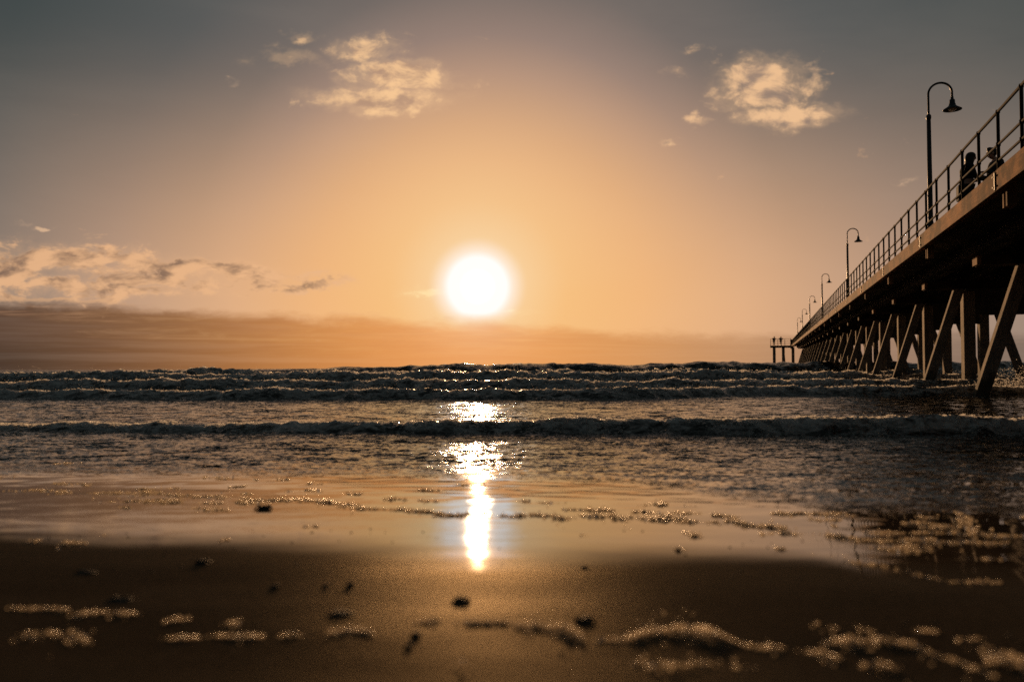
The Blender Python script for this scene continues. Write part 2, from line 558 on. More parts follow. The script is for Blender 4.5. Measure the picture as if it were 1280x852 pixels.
def sea_z(x, y, full=True):
    z = np.zeros_like(x)
    # swell and chop
    off = sstep(4.2, 9, y)
    z = z + off * (.010 * fbm(x * 1.1, y * 2.2, 50, 3) + .018 * fbm(x * .35, y * .6, 55, 2) * sstep(8, 20, y))
    z = z + .05 * fbm(x * .16, y * .3, 58, 2) * sstep(18, 40, y) + .16 * fbm(x * .03, y * .06, 61, 3) * sstep(60, 120, y)
    for w in WAVES:
        yc = crest_y(w, x); h = crest_h(w, x)
        u = y - yc
        rag = 1 + .9 * fbm(x * 26.0 / w['y0'], y * 26.0 / w['y0'], w['seed'] + 11, 3)
        wf = w['wf'] * np.clip(rag, .45, 2.0)
        prof = np.where(u < 0, np.exp(-np.abs(u / wf) ** 2.4), np.exp(-np.abs(u / w['wb']) ** 1.4))
        z = z + h * prof
        # broken water: lumps over the crest and the slope behind it
        lump = np.exp(-((u - w['wf'] * .3) / (w['wf'] * 2.6)) ** 2)
        q = w['y0'] / 8.0
        if w['y0'] < 50:
            z = z + lump * h * (.22 * np.abs(fbm(x * 7.0 / q, y * 9.0 / q, w['seed'] + 15, 3)) + .10 * perlin(x * 30 / q, y * 34 / q, w['seed'] + 18))
        else:
            z = z + lump * h * .10 * fbm(x * 3.0 / q, y * 4.0 / q, w['seed'] + 15, 3)
    # trailing humps behind the near bore
    w = WAVES[0]; u = y - crest_y(w, x)
    back = np.exp(-((u - 1.0) / .9) ** 2) * sstep(-4, 5, x)
    z = z + back * .055 * np.abs(fbm(x * 2.6, y * 4.5, 77, 3))
    # ripples
    rp = ripple_w(x, y)
    z = z + rp * (.0036 * perlin(x * 14, y * 33, 66) * sstep(14, 8, y) + .010 * fbm(x * 4.2, y * 10.0, 63, 2) * sstep(34, 22, y)
                  + .026 * fbm(x * 1.3, y * 3.4, 67, 3) * sstep(6.5, 11, y) * sstep(80, 45, y) + .07 * fbm(x * .45, y * 1.1, 68, 3) * sstep(20, 34, y))
    sd = sand_z(x, y)
    ed = edge_y(x)
    film = np.clip((y - ed) * .016, -.006, .009) + .0012 * perlin(x * 6, y * 16, 69) * sstep(0, .4, y - ed)
    film = film + rp * (.0030 * perlin(x * 14, y * 33, 66) + .006 * fbm(x * 4.2, y * 10.0, 63, 2)) * sstep(7, 5, y)
    f = sd + film
    k = .010
    hh = np.clip(.5 + .5 * (z - f) / k, 0, 1)
    return f + (z - f) * hh + k * hh * (1 - hh)


RIPX, RIPY = 1.15, 2.9


def sea_mat():
    m, T, p, out = new_mat('sea_water')
    P = T.new('ShaderNodeNewGeometry').outputs['Position']
    x, y, z = T.sep(P)
    rip = T.new('ShaderNodeAttribute', attribute_name='ripple').outputs['Fac']
    # wind ripples finer than the mesh: a random slope field over many scales, crests along the shore
    N = T.new('ShaderNodeNewGeometry').outputs['Normal']
    def slopes(fx, fy, det, rough, ax, ay, bias):
        c = T.noise(T.comb(T.mul(x, fx), T.mul(y, fy), T.mul(z, 6.0)), 1.0, det, rough, 0.0, 'Color')
        r, g, b = T.sep(c)
        return T.mul(T.sub(r, .5), ax), T.sub(T.mul(T.sub(g, .5), ay), bias)
    a1, b1 = slopes(2.6, 4.4, 8, .74, RIPX, RIPY, .035)
    a2, b2 = slopes(26.0, 44.0, 3, .6, RIPX * .8, RIPY * .8, .0)
    vx = T.mul(T.add(a1, a2), rip); vy = T.mul(T.add(b1, b2), rip)
    nv = T.new('ShaderNodeVectorMath', operation='ADD'); T.put(nv.inputs[0], N); T.put(nv.inputs[1], T.comb(vx, vy, 0.0))
    nn = T.new('ShaderNodeVectorMath', operation='NORMALIZE'); T.put(nn.inputs[0], nv.outputs[0])
    T.put(p.inputs['Normal'], nn.outputs[0])
    fo = T.new('ShaderNodeAttribute', attribute_name='aerated').outputs['Fac']
    pat = T.noise(T.comb(T.mul(x, 3.5), T.mul(y, 3.5), T.mul(z, 9.0)), 1.0, 9, .72, .8)
    fm = T.mul(T.ss(T.add(pat, T.mul(fo, .22)), .58, .84), T.ss(fo, .02, .3), .85)
    T.put(p.inputs['Base Color'], T.mixc(fm, T.mixc(T.ss(y, 3.0, 6.5), (.045, .034, .025), (.022, .024, .020)), (.58, .58, .55)))
    T.put(p.inputs['Roughness'], T.add(T.ss(y, 3.4, 5.6, .035, .085), T.mul(fm, .4)))
    p.inputs['IOR'].default_value = 1.36
    T.put(p.inputs['IOR'], T.ss(y, 6.0, 3.2, 1.36, 2.7))
    return m


tx = np.concatenate([np.linspace(-1.9, -.78, 60, endpoint=False), np.linspace(-.78, .78, 860, endpoint=False), np.linspace(.78, 1.9, 61)])
ry = grid_rows([(2.05, 4.5, .02), (4.5, 9.5, .018), (9.5, 15.5, .06), (15.5, 18, .03), (18, 23, .12), (23, 26, .06), (26, 31, .2), (31, 45, .10), (45, 54, .4), (54, 64, .15), (64, 80, .5), (80, 92, .3), (92, 140, 1.0), (140, 300, 6), (300, 1200, 40), (1200, 9000, 400)])
TX, RY = np.meshgrid(tx, ry)
SX = TX * (RY + .6); SY = RY
SZ = sea_z(SX, SY)
nx_, ny_ = len(tx), len(ry)
ii = np.arange(nx_ - 1)[None, :] + np.arange(ny_ - 1)[:, None] * nx_
SF = np.stack([ii, ii + 1, ii + nx_ + 1, ii + nx_], -1).reshape(-1, 4)
sea = np_mesh_obj('sea', np.stack([SX, SY, SZ], -1).reshape(-1, 3), SF, sea_mat())
at_ = sea.data.attributes.new('ripple', 'FLOAT', 'POINT'); at_.data.foreach_set('value', (ripple_w(SX, SY) * np.clip(1 - (SY - 300) / 3000, .6, 1)).ravel().astype(np.float32))
AE = np.zeros_like(SX)
for w in WAVES[:5]:
    u_ = (SY - crest_y(w, SX)) / w['wf']
    AE = np.maximum(AE, np.where(u_ < 0, np.exp(-np.abs(u_ / 1.6) ** 3), np.exp(-np.abs(u_ / 4.5))))
at2 = sea.data.attributes.new('aerated', 'FLOAT', 'POINT'); at2.data.foreach_set('value', AE.ravel().astype(np.float32))
tag(sea, 'dark rippled sea with rows of small breaking waves under the low sun', 'sea', kind='structure')


# ------------------------------------------------------------------ foam
def ico(sub):
    bm = bmesh.new(); bmesh.ops.create_icosphere(bm, subdivisions=sub, radius=1)
    V = np.array([v.co[:] for v in bm.verts]); bm.verts.index_update()
    F = np.array([[v.index for v in f.verts] for f in bm.faces]); bm.free()
    return V, F


def blobs_obj(name, C, S, mat, sub=1, jitter=.25, parent=None, smooth=True):
    """C centres (n,3), S radii (n,3)"""
    V0, F0 = ico(sub)
    n = len(C)
    ang = rng.uniform(0, 2 * np.pi, n); c, s = np.cos(ang), np.sin(ang)
    V = np.repeat(V0[None], n, 0) * (1 + jitter * rng.normal(0, .5, (n, len(V0), 1)))
    X = V[..., 0] * c[:, None] - V[..., 1] * s[:, None]; Y = V[..., 0] * s[:, None] + V[..., 1] * c[:, None]
    V = np.stack([X, Y, V[..., 2]], -1) * S[:, None, :] + C[:, None, :]
    F = F0[None] + (np.arange(n) * len(V0))[:, None, None]
    return np_mesh_obj(name, V.reshape(-1, 3), F.reshape(-1, 3), mat, parent, smooth)


def foam_mat(name, trans=.35, rough=.3, c=(.78, .77, .74), clear=0.0, glass=0.0, tc_=(.95, .93, .90)):
    # thin walled bubbles: the far wall passes the light on to the near one
    m, T, p, out = new_mat(name)
    P = T.new('ShaderNodeNewGeometry').outputs['Position']
    nz = T.noise(P, 120, 3)
    T.put(p.inputs['Base Color'], T.ramp(nz, [(.3, tuple(q * .8 for q in c)), (.7, c)]))
    p.inputs['Roughness'].default_value = rough
    p.inputs['Coat Weight'].default_value = clear; p.inputs['Coat Roughness'].default_value = .27
    tr = T.new('ShaderNodeBsdfTranslucent'); tr.inputs[0].default_value = (*tc_, 1)
    mx = T.new('ShaderNodeMixShader'); mx.inputs[0].default_value = trans
    T.l.new(p.outputs[0], mx.inputs[1]); T.l.new(tr.outputs[0], mx.inputs[2])
    # bubbles let part of the light straight through
    tp = T.new('ShaderNodeBsdfTransparent'); m2 = T.new('ShaderNodeMixShader'); T.put(m2.inputs[0], T.m('MAXIMUM', T.new('ShaderNodeNewGeometry').outputs['Backfacing'], .4))
    T.l.new(mx.outputs[0], m2.inputs[1]); T.l.new(tp.outputs[0], m2.inputs[2])
    last = m2.outputs[0]
    if glass:
        isl = T.new('ShaderNodeNewGeometry').outputs['Random Per Island']
        gl = T.new('ShaderNodeBsdfGlass'); gl.inputs['IOR'].default_value = 1.33; gl.inputs['Roughness'].default_value = .02
        m3 = T.new('ShaderNodeMixShader'); T.put(m3.inputs[0], T.m('LESS_THAN', isl, glass))
        T.l.new(last, m3.inputs[1]); T.l.new(gl.outputs[0], m3.inputs[2]); last = m3.outputs[0]
    T.l.new(last, out.inputs[0])
    return m


M_seafoam = foam_mat('sea_foam', .65, .35, glass=.0)
Cs, Ss = [], []


def put(x, y, z, r, flat=.7):
    Cs.append(np.stack([x, y, z], -1)); Ss.append(np.stack([r * rng.uniform(.8, 1.7, len(r)), r * rng.uniform(.7, 1.2, len(r)), r * flat], -1))


for w, n, rr, thr in ((WAVES[0], 30000, (.004, .020), -.05), (WAVES[1], 22000, (.006, .024), -.06), (WAVES[2], 20000, (.010, .042), -.08), (WAVES[3], 18000, (.014, .062), -.10), (WAVES[4], 12000, (.016, .075), -.02), (WAVES[5], 400, (.02, .06), .34)):
    xm = w['y0'] * .80 + 1
    x = rng.uniform(-xm, xm, n)
    q = w['y0'] / 8
    keep = fbm(x * 2.2 / q, x * 0 + 9.5, w['seed'] + 30, 3) + rng.normal(0, .13, n) > thr
    x = x[keep]
    yc = crest_y(w, x)
    u = rng.normal(.10, .5, len(x)) * w['wf'] * (.5 + 2.2 * np.clip(fbm(x * 1.3 / q, x * 0 + 4.5, w['seed'] + 41, 2) + .3, 0, 1)) + rng.exponential(.5, len(x)) * w['wf'] * (rng.random(len(x)) < .3)
    sp_ = rng.random(len(x)) < .34 * (fbm(x * 2.0 / q, x * 0 + 2.5, w['seed'] + 44, 2) > -.1)
    u = np.where(sp_, -np.abs(rng.normal(0, .75, len(x))) * w['wf'], u)
    y = yc + u
    cl = fbm(x * 12 / q, y * 18 / q, w['seed'] + 33, 2)
    k2 = cl > -.12
    x, y = x[k2], y[k2]
    z = sea_z(x, y)
    r = rng.uniform(0, 1, len(x)) ** 2.2 * (rr[1] - rr[0]) + rr[0]
    put(x, y, z + r * .15, r)
    # thrown drops over the crest
    m2 = max(10, len(x) // 5)
    xx = x[:m2]; yy = crest_y(w, xx) + rng.normal(.0, .5, m2) * w['wf']
    zz = sea_z(xx, yy) + rng.exponential(.16, m2) * w['h']
    put(xx, yy, zz, rng.uniform(.25, .6, m2) * rr[0] * 1.2, 1.0)
# wash round the feet of the piles
for k in range(0, 9):
    for wq in (1.0, 2.3, 4.2, 5.5):
        s_ = 12.56 / math.cos(math.atan(.327)) + 6.766 * k - (.37 if wq in (1.0, 5.5) else 0)
        a_ = math.atan(.327); px_ = 3.6 + s_ * math.sin(a_) + wq * math.cos(a_); py_ = s_ * math.cos(a_) - wq * math.sin(a_)
        m_ = 110; th = rng.uniform(0, 6.28, m_); rd = .2 + rng.exponential(.10, m_)
        xx = px_ + np.cos(th) * rd * 1.3; yy = py_ + np.sin(th) * rd
        put(xx, yy, sea_z(xx, yy) + .003, rng.uniform(.004, .018, m_), .5)
foam = blobs_obj('sea_foam', np.concatenate(Cs), np.concatenate(Ss), M_seafoam, 1, .3)
tag(foam, 'white foam flecks tumbling along the crests of the breaking waves', 'sea foam', kind='stuff')

# splash where a wave meets the jetty piles
n = 2600
ax = rng.normal(0, 1, n)
x = 12.9 + ax * .9 + rng.normal(0, .3, n); y = 19.6 + rng.normal(0, .35, n)
z = sea_z(x, y) + np.abs(rng.normal(0, .30, n)) * np.exp(-(ax / 1.1) ** 2)
r = rng.uniform(.003, .013, n)
splash = blobs_obj('wave_splash', np.stack([x, y, z], -1), np.stack([r, r, r], -1), M_seafoam, 1, .3)
tag(splash, 'burst of pale spray thrown up behind the nearest jetty piles', 'spray', kind='stuff')

# foam left on the sand: ridges of bubbles
M_bubble = foam_mat('beach_foam', .46, .28, (.34, .25, .165), .6, .12, (.85, .70, .50))


def foam_lines(name, lines, dens, rr, label, extra=None):
    C, S = [], []
    for pts, wpx, amt in lines:
        P = np.array([ground_pt(*p) for p in pts])
        seg = np.hypot(*np.diff(P, axis=0).T); L = seg.sum()
        cum = np.concatenate([[0], np.cumsum(seg)])
        n = int(dens * L * amt)
        t = rng.uniform(0, L, n)
        x = np.interp(t, cum, P[:, 0]); y = np.interp(t, cum, P[:, 1])
        d = P[:, 1].mean()
        th = wpx * d / 1000.0
        # foreshortening: rows of the picture cover more ground in depth
        fs = d * d / (CZ - SAND0) / 1000.0
        wob = fbm(x * 11, x * 0 + 1.5, int(abs(pts[0][0])) % 97, 5) * wpx * 1.3
        tap = np.clip(np.minimum(t, L - t) / (.20 * L), .0, 1) ** .6
        lump = np.clip((.66 if wpx > 15 else .48) + 1.8 * fbm(x * 15, y * 7 + 3, int(abs(pts[0][1])) % 89, 5), 0.02, 1.7) * tap
        sp = rng.normal(0, .34, n) + (rng.random(n) < .12) * rng.normal(0, 1.4, n)
        y = y + (wob + sp * wpx * lump) * fs * .55
        x = x + rng.normal(0, .003, n)
        ht = th * .44 * lump * np.exp(-(sp / .5) ** 2)
        keep = rng.random(n) < np.clip(lump, 0, 1)
        r = rr[0] + (rr[1] - rr[0]) * rng.random(n) ** 2.5
        z = sand_z(x, y) + np.maximum(film_at(x, y), 0) + rng.random(n) * ht + r * .3
        C.append(np.stack([x, y, z], -1)[keep]); S.append(np.stack([r, r, r * .9], -1)[keep])
    if extra is not None:
        C.append(extra[0]); S.append(extra[1])
    o = blobs_obj(name, np.concatenate(C), np.concatenate(S), M_bubble, 1, .06, None, False)
    return tag(o, label, 'beach foam', kind='stuff')


def film_at(x, y):
    return np.clip((y - edge_y(x)) * .016, 0, .009)


near_lines = [
    ([(8, 762), (50, 761), (85, 764)], 4, .6), ([(82, 771), (130, 769), (180, 768)], 9, .9), ([(200, 798), (262, 796), (335, 794)], 7, .9),
    ([(352, 794), (380, 794)], 4, .6), ([(410, 792), (440, 788), (466, 795)], 8, .8), ([(205, 776), (240, 774)], 5, .3), ([(280, 781), (300, 782)], 5, .35),
    ([(515, 778), (560, 777), (620, 778), (660, 781)], 9, 1.1), ([(640, 783), (690, 790), (730, 794)], 24, 1.2), ([(745, 800), (800, 794), (860, 797), (932, 802)], 24, 1.25),
    ([(946, 812), (1000, 815), (1050, 822)], 17, .8), ([(1030, 808), (1100, 803), (1140, 812), (1200, 828), (1228, 836)], 26, 1.25), ([(1020, 822), (1060, 830), (1120, 834)], 20, .5),
    ([(1245, 834), (1290, 830)], 30, 1.3), ([(1140, 787), (1170, 789)], 8, .5), ([(1190, 800), (1255, 801)], 7, .35), ([(760, 828), (960, 838)], 18, .10), ([(560, 830), (640, 846)], 18, .06),
    ([(1140, 718), (1190, 728), (1260, 728)], 4, .12), ([(20, 788), (120, 802)], 12, .12)]
foam_lines('foam_ridge', near_lines, 5200, (.0012, .0042), 'ridges of wet bubbles drying on the damp sand nearest the camera')

mid_lines = []
for pts, wp, a in (
    ([(0, 612), (40, 611), (90, 615)], 5, .6), ([(60, 604), (120, 606)], 3, .5), ([(120, 628), (170, 626), (230, 628)], 4, .6), ([(100, 616), (180, 616), (250, 620), (330, 624)], 6, .7), ([(180, 624), (260, 628), (340, 629)], 5, .8),
    ([(330, 628), (400, 626), (450, 632)], 6, .9), ([(420, 634), (470, 638), (520, 641)], 5, .7), ([(515, 640), (570, 646), (620, 643)], 5, .9), ([(610, 647), (680, 648), (760, 649), (840, 651)], 8, 1.0), ([(700, 640), (760, 642), (830, 644)], 4, .7),
    ([(845, 655), (900, 654)], 5, .8), ([(905, 655), (960, 660), (1000, 662)], 8, .9), ([(950, 670), (1010, 668), (1090, 676)], 6, .7), ([(960, 646), (1030, 646)], 3, .6), ([(1040, 660), (1120, 672), (1190, 678), (1280, 678)], 6, .35), ([(1090, 684), (1170, 690)], 7, .2),
    ([(1080, 668), (1180, 667), (1280, 671)], 3, .3),
    ([(36, 677), (52, 677)], 6, 1.0), ([(76, 679), (110, 679)], 7, 1.0), ([(275, 676), (285, 676)], 4, .8), ([(862, 671), (876, 672)], 5, 1.2), ([(845, 688), (858, 688)], 4, .8), ([(968, 686), (984, 686)], 5, 1.2), ([(150, 634), (165, 635)], 4, .9), ([(378, 659), (396, 659)], 3, .8),
    ([(1050, 700), (1150, 716)], 10, .10), ([(1225, 698), (1262, 700)], 5, .3), ([(1105, 712), (1160, 712)], 5, .15), ([(1140, 652), (1200, 664)], 10, .14), ([(1205, 644), (1215, 668)], 9, .3), ([(230, 634), (300, 640)], 5, .3), ([(470, 625), (560, 630)], 4, .3), ([(640, 630), (720, 633)], 4, .3), ([(1000, 690), (1060, 696)], 6, .3)):
    mid_lines.append((pts, wp, a))
for i in range(46):
    px = rng.uniform(-40, 1320); e0 = np.interp(px, [q[0] for q in _edge_px], [q[1] for q in _edge_px])
    py = e0 + rng.normal(-10, 12); L = rng.uniform(8, 60)
    mid_lines.append(([(px, py), (px + L, py + rng.normal(0, 1.5))], rng.uniform(2, 4.5), rng.uniform(.3, .8)))
foam_lines('swash_foam', mid_lines, 3000, (.0016, .0058), 'broken lines of bubbles left along the edge of the swash')


# ------------------------------------------------------------------ materials for built things
def timber_mat(name, a, b, along='y'):
    m, T, p, out = new_mat(name)
    O = T.new('ShaderNodeTexCoord').outputs['Object']
    sc = {'y': (9, .55, 14), 'x': (.6, 9, 14), 'z': (9, 9, .6)}[along]
    gr = T.noise(T.scalev(O, sc), 2.4, 7, .68, .5)
    blot = T.noise(O, 1.3, 4, .6)
    fine = T.noise(T.scalev(O, tuple(q * 5 for q in sc)), 2.0, 3, .6)
    col = T.ramp(gr, [(.28, a), (.72, b)])
    col = T.mixc(T.mul(T.ss(blot, .47, .58), .72), col, tuple(q * .38 for q in a))
    col = T.mixc(T.mul(T.ss(blot, .46, .30), .4), col, tuple(min(1, q * 1.5) for q in b))
    T.put(p.inputs['Base Color'], col)
    p.inputs['Roughness'].default_value = .85; p.inputs['Specular IOR Level'].default_value = .08
    T.put(p.inputs['Normal'], T.bump(T.add(gr, T.mul(fine, .5)), .5, .012))
    return m


M_fascia = timber_mat('weathered_timber', (.10, .046, .019), (.42, .21, .10))
M_beam = timber_mat('dark_timber', (.030, .026, .022), (.065, .054, .044), 'y')
M_cross = timber_mat('cross_timber', (.032, .028, .024), (.07, .058, .046), 'x')
M_plank = timber_mat('deck_timber', (.07, .06, .05), (.13, .11, .09), 'x')
M_block = timber_mat('block_timber', (.20, .12, .075), (.34, .22, .14), 'z')


def concrete_mat():
    m, T, p, out = new_mat('pile_concrete')
    O = T.new('ShaderNodeTexCoord').outputs['Object']
    P = T.new('ShaderNodeNewGeometry').outputs['Position']
    x, y, z = T.sep(P)
    a = T.noise(O, 3.0, 6, .65); b = T.noise(T.scalev(O, (14, 14, 1.2)), 1.0, 5, .6)
    col = T.ramp(a, [(.3, (.17, .145, .12)), (.7, (.36, .30, .245))])
    col = T.mixc(T.mul(T.ss(b, .5, .7), .5), col, (.12, .10, .08))
    # weed and mussel growth in the tidal zone
    tide = T.ss(T.add(z, T.mul(T.sub(a, .5), .9)), .75, .25)
    col = T.mixc(T.mul(tide, .8), col, (.045, .045, .032))
    T.put(p.inputs['Base Color'], col)
    p.inputs['Roughness'].default_value = .85; p.inputs['Specular IOR Level'].default_value = .12
    T.put(p.inputs['Normal'], T.bump(T.noise(O, 26, 5, .65), .6, .02))
    return m


M_pile = concrete_mat()
M_head = simple_mat('headstock_concrete', (.075, .068, .06), .85, 0, .3, 3, .4)
M_rail = simple_mat('rail_paint', (.020, .016, .014), .85, 0, .35, 9, .15)
M_rail.node_tree.nodes['Principled BSDF'].inputs['Specular IOR Level'].default_value = .15
M_iron = simple_mat('dark_iron', (.03, .028, .026), .55, .6, .3, 20, .2)
M_lamp = simple_mat('lamp_paint', (.022, .026, .028), .42, .0, .25, 14, .05)
M_shadein = simple_mat('shade_enamel', (.75, .72, .68), .35, 0, .06, 14)
M_glass = simple_mat('lamp_glass', (.85, .78, .70), .2, 0, .05, 10)
M_skin = simple_mat('skin', (.42, .25, .18), .5, 0, .1, 20)

# ------------------------------------------------------------------ jetty
YAW = math.atan(.327); CA, SA = math.cos(YAW), math.sin(YAW)
TILT = math.atan(.012 * CA)
JM = Matrix.Translation((3.6, 0, CZ)) @ Matrix.Rotation(-YAW, 4, 'Z') @ Matrix.Rotation(TILT, 4, 'X')
jetty = empty('jetty', JM)
tag(jetty, 'long timber and concrete jetty with raking piles and a pipe railing, running out to sea', 'jetty')
S0 = 12.56 / CA; SP = 6.766
NB = 24
S_START, S_END = S0 - 3 * SP, 168.0
ZF0, ZF1 = 2.664, 2.988          # fascia
ZD = 2.86                        # walking surface
W = 6.5


def part(mb, name, mat, parent=jetty, smooth=False):
    return mb.build(name, mat, parent, smooth)


# deck planks (one surface)
mb = MB(); s = S_START
pr = random.Random(3)
while s < S_END:
    wd = .19
    j = pr.uniform(-.004, .004)
    mb.box(.075 + pr.uniform(0, .02), W - .08 - pr.uniform(0, .02), s, s + wd, ZD - .075 + j, ZD + j)
    s += wd + .012
part(mb, 'deck', M_plank)
for wx in (1.05, 2.15, 3.25, 4.35, 5.45):
    part(MB().box(wx - .1, wx + .1, S_START, S_END, 2.435, ZD - .08, .01), 'stringer', M_beam)

for side, wx in ((0, 0.0), (1, W)):
    k = -3
    while S0 + k * SP < S_END - .1:
        a = S0 + k * SP; b = min(a + SP, S_END)
        dz = pr.uniform(-.006, .006)
        dw = pr.uniform(-.004, .004)
        m1 = MB().box(wx - .06 + dw, wx + .06 + dw, a + .006, b - .006, ZF0 + dz, ZF1 + dz, .008)
        fb = part(m1, 'fascia_beam', M_fascia)
        if side == 0 and k > -3:
            # pair of hanging blocks behind the joint and the bolted strap over it
            for q in (-.095, .095):
                part(MB().box(.066, .20, a + q - .043, a + q + .043, 2.42 + pr.uniform(-.02, .02), 2.80, .006), 'hanging_block', M_block)
            st = MB().box(-.078, -.0625, a - .022, a + .022, ZF0 + .02, ZF1 - .03, .003)
            for zz in (ZF0 + .07, ZF1 - .09):
                for q in (-.06, .06):
                    st.tube([(-.062, a + q, zz), (-.09, a + q, zz)], .017, 8)
            part(st, 'strap_plate', M_iron)
        k += 1

# bents
for k in range(-1, NB):
    s = S0 + k * SP
    if s > S_END - 1: break
    for q in (-.16, .16):
        part(MB().box(1.10 + pr.uniform(-.03, .03), W - 1.1, s + q - .06, s + q + .06, 2.19, 2.43, .008), 'crosshead', M_block if False else M_cross)
        # end block, paler than its beams: their sunlit end put into the colour
    part(MB().box(1.07, 1.16, s - .235, s + .235, 2.205, 2.415, .01), 'beam_end', M_block)
    part(MB().box(2.22, W - 2.22, s - .2, s + .2, 1.38, 2.186, .02), 'headstock', M_head)
    for wx in (2.3, W - 2.3):
        part(MB().prism((wx, s, -5.0), (wx, s, 2.10), .32, .46, .02), 'pile', M_pile)
    for sg in (1, -1):
        wt, wb = 1.98, 1.98 - (.88 / 2.87) * 6.6
        if sg < 0: wt, wb = W - wt, W - wb
        part(MB().prism((wb, s - .37, -4.45), (wt, s - .37, 2.15), .285, .29, .02), 'raking_pile', M_pile)

# railing
rail = part(MB().box(.09, .15, S_START, S_END, ZF1 - .145, ZF1 - .135), 'railing', M_iron)
RZ = ZF1 + 1.087
PS = 1.241 / CA
s = 11.83 / CA; s -= PS * math.floor((s - (S_START + .2)) / PS)
posts = []
while s < S_END - .1: posts.append(s); s += PS
post0 = None
first = [p for p in posts if p > 9][:100]
for s in first:
    if post0 is None:
        m1 = MB().tube([(0, 0, ZF1 - .14), (0, 0, RZ + .012)], .026, 10).box(-.05, .05, -.05, .05, ZF1 - .134, ZF1 - .12)
        m1.lathe(0, 0, [(.034, RZ - .03), (.036, RZ), (.030, RZ + .026), (.0, RZ + .034)], 10)
        for zz in (RZ - .54, RZ - .80): m1.lathe(0, 0, [(.026, zz - .034), (.036, zz - .03), (.036, zz + .03), (.026, zz + .034)], 10)
        post0 = m1.build('rail_post', M_rail, rail, True); post0.location = (.12, s, 0)
    else:
        o = post0.copy(); COL.objects.link(o); o.parent = rail; o.location = (.12, s, 0)
far = MB()
for s in posts:
    if s not in first and s > 9: far.tube([(.12, s, ZF1 - .14), (.12, s, RZ + .01)], .026, 6)
near_out = MB()
if far.v:
    o = far.build('rail_post', M_rail, rail); o['kind'] = 'stuff'
for zz, rr in ((RZ, .025), (RZ - .54, .021), (RZ - .80, .021)):
    pts = [(.12, ss_, zz + .004 * math.sin(ss_ * 1.7)) for ss_ in np.linspace(S_START, S_END, 180)]
    MB().tube(pts, rr, 8).build('rail', M_rail, rail, True)

# the end of the jetty: a lower platform out to the left
LS0, LS1 = 164.6, 168.6
land = part(MB().box(-4.0, -.08, LS0, LS1, 2.50, 2.84, .02).box(-4.05, -.08, LS0 - .04, LS0 + .12, 2.46, 2.88, .01), 'landing_platform', M_cross)
for wx in (-3.3, -1.6, .2):
    MB().prism((wx, LS0 + .6, -6), (wx, LS0 + .6, 2.5), .55, .55, .03).build('landing_pile', M_pile, land)
MB().prism((-1.0, LS0 + 2.2, -6), (-1.6, LS0 + 2.2, 2.5), .4, .4, .03).build('landing_pile', M_pile, land)
for wx in (-3.95, -2.6, -1.3, -.25):
    MB().tube([(wx, LS0 + .1, 2.85), (wx, LS0 + .1, 4.2)], .04, 8).build('landing_post', M_rail, land)
for zz in (4.2, 3.75, 3.3):
    MB().tube([(-3.95, LS0 + .1, zz), (-.1, LS0 + .1, zz)], .022, 8).build('landing_rail', M_rail, land)
    MB().tube([(-3.95, LS0 + .1, zz), (-3.95, LS1, zz)], .022, 8).build('landing_rail', M_rail, land)
part(MB().box(-.22, .32, S_END + .02, S_END + .35, 2.3, 4.15, .02), 'end_post', M_cross)


# ------------------------------------------------------------------ lamps
def jpt(w, s, z): return JM @ Vector((w, s, z))


def make_lamp(p):
    r = empty('jetty_lamp', Matrix.Translation(p) @ Matrix.Rotation(-YAW, 4, 'Z'))
    MB().lathe(0, 0, [(.0, .0), (.11, .0), (.11, .03), (.075, .05), (.07, .5), (.058, .56), (.056, 1.6), (.048, 3.1), (.0, 3.1)], 16).build('pole', M_lamp, r, True)
    MB().lathe(0, 0, [(.03, 3.06), (.058, 3.09), (.060, 3.16), (.04, 3.20), (.03, 3.20)], 16).build('collar', M_lamp, r, True)
    ra = .262
    pts = [(0, 0, 3.15), (0, 0, 3.3), (0, 0, 3.5), (0, 0, 3.70)]
    pts += [(ra - ra * math.cos(t), 0, 3.70 + ra * math.sin(t)) for t in np.linspace(.12, math.pi - .08, 18)]
    pts += [(2 * ra, 0, 3.66), (2 * ra, 0, 3.52)]
    MB().tube(pts, .026, 10).build('arm', M_lamp, r, True)
    cx = 2 * ra
    MB().lathe(cx, 0, [(0.0000, 3.6000), (0.0302, 3.6000), (0.0353, 3.5312), (0.0588, 3.5140), (0.0655, 3.4624), (0.0630, 3.4280), (0.0739, 3.4194), (0.0773, 3.3807), (0.1092, 3.3420), (0.2100, 3.2775), (0.2150, 3.2646), (0.2100, 3.2620), (0.1092, 3.3205), (0.0672, 3.3592), (0.0000, 3.3635)], 24).build('lamp_shade', M_lamp, r, True)
    MB().lathe(cx, 0, [(0.0000, 3.2345), (0.0504, 3.2388), (0.0840, 3.2560), (0.1050, 3.3033), (0.0966, 3.3334), (0.0000, 3.3420)], 20).build('lamp_glass', M_glass, r, True)
    return r


def copy_tree(o, parent=None):
    c = o.copy(); COL.objects.link(c); c.parent = parent
    for ch in list(o.children): copy_tree(ch, c)
    return c


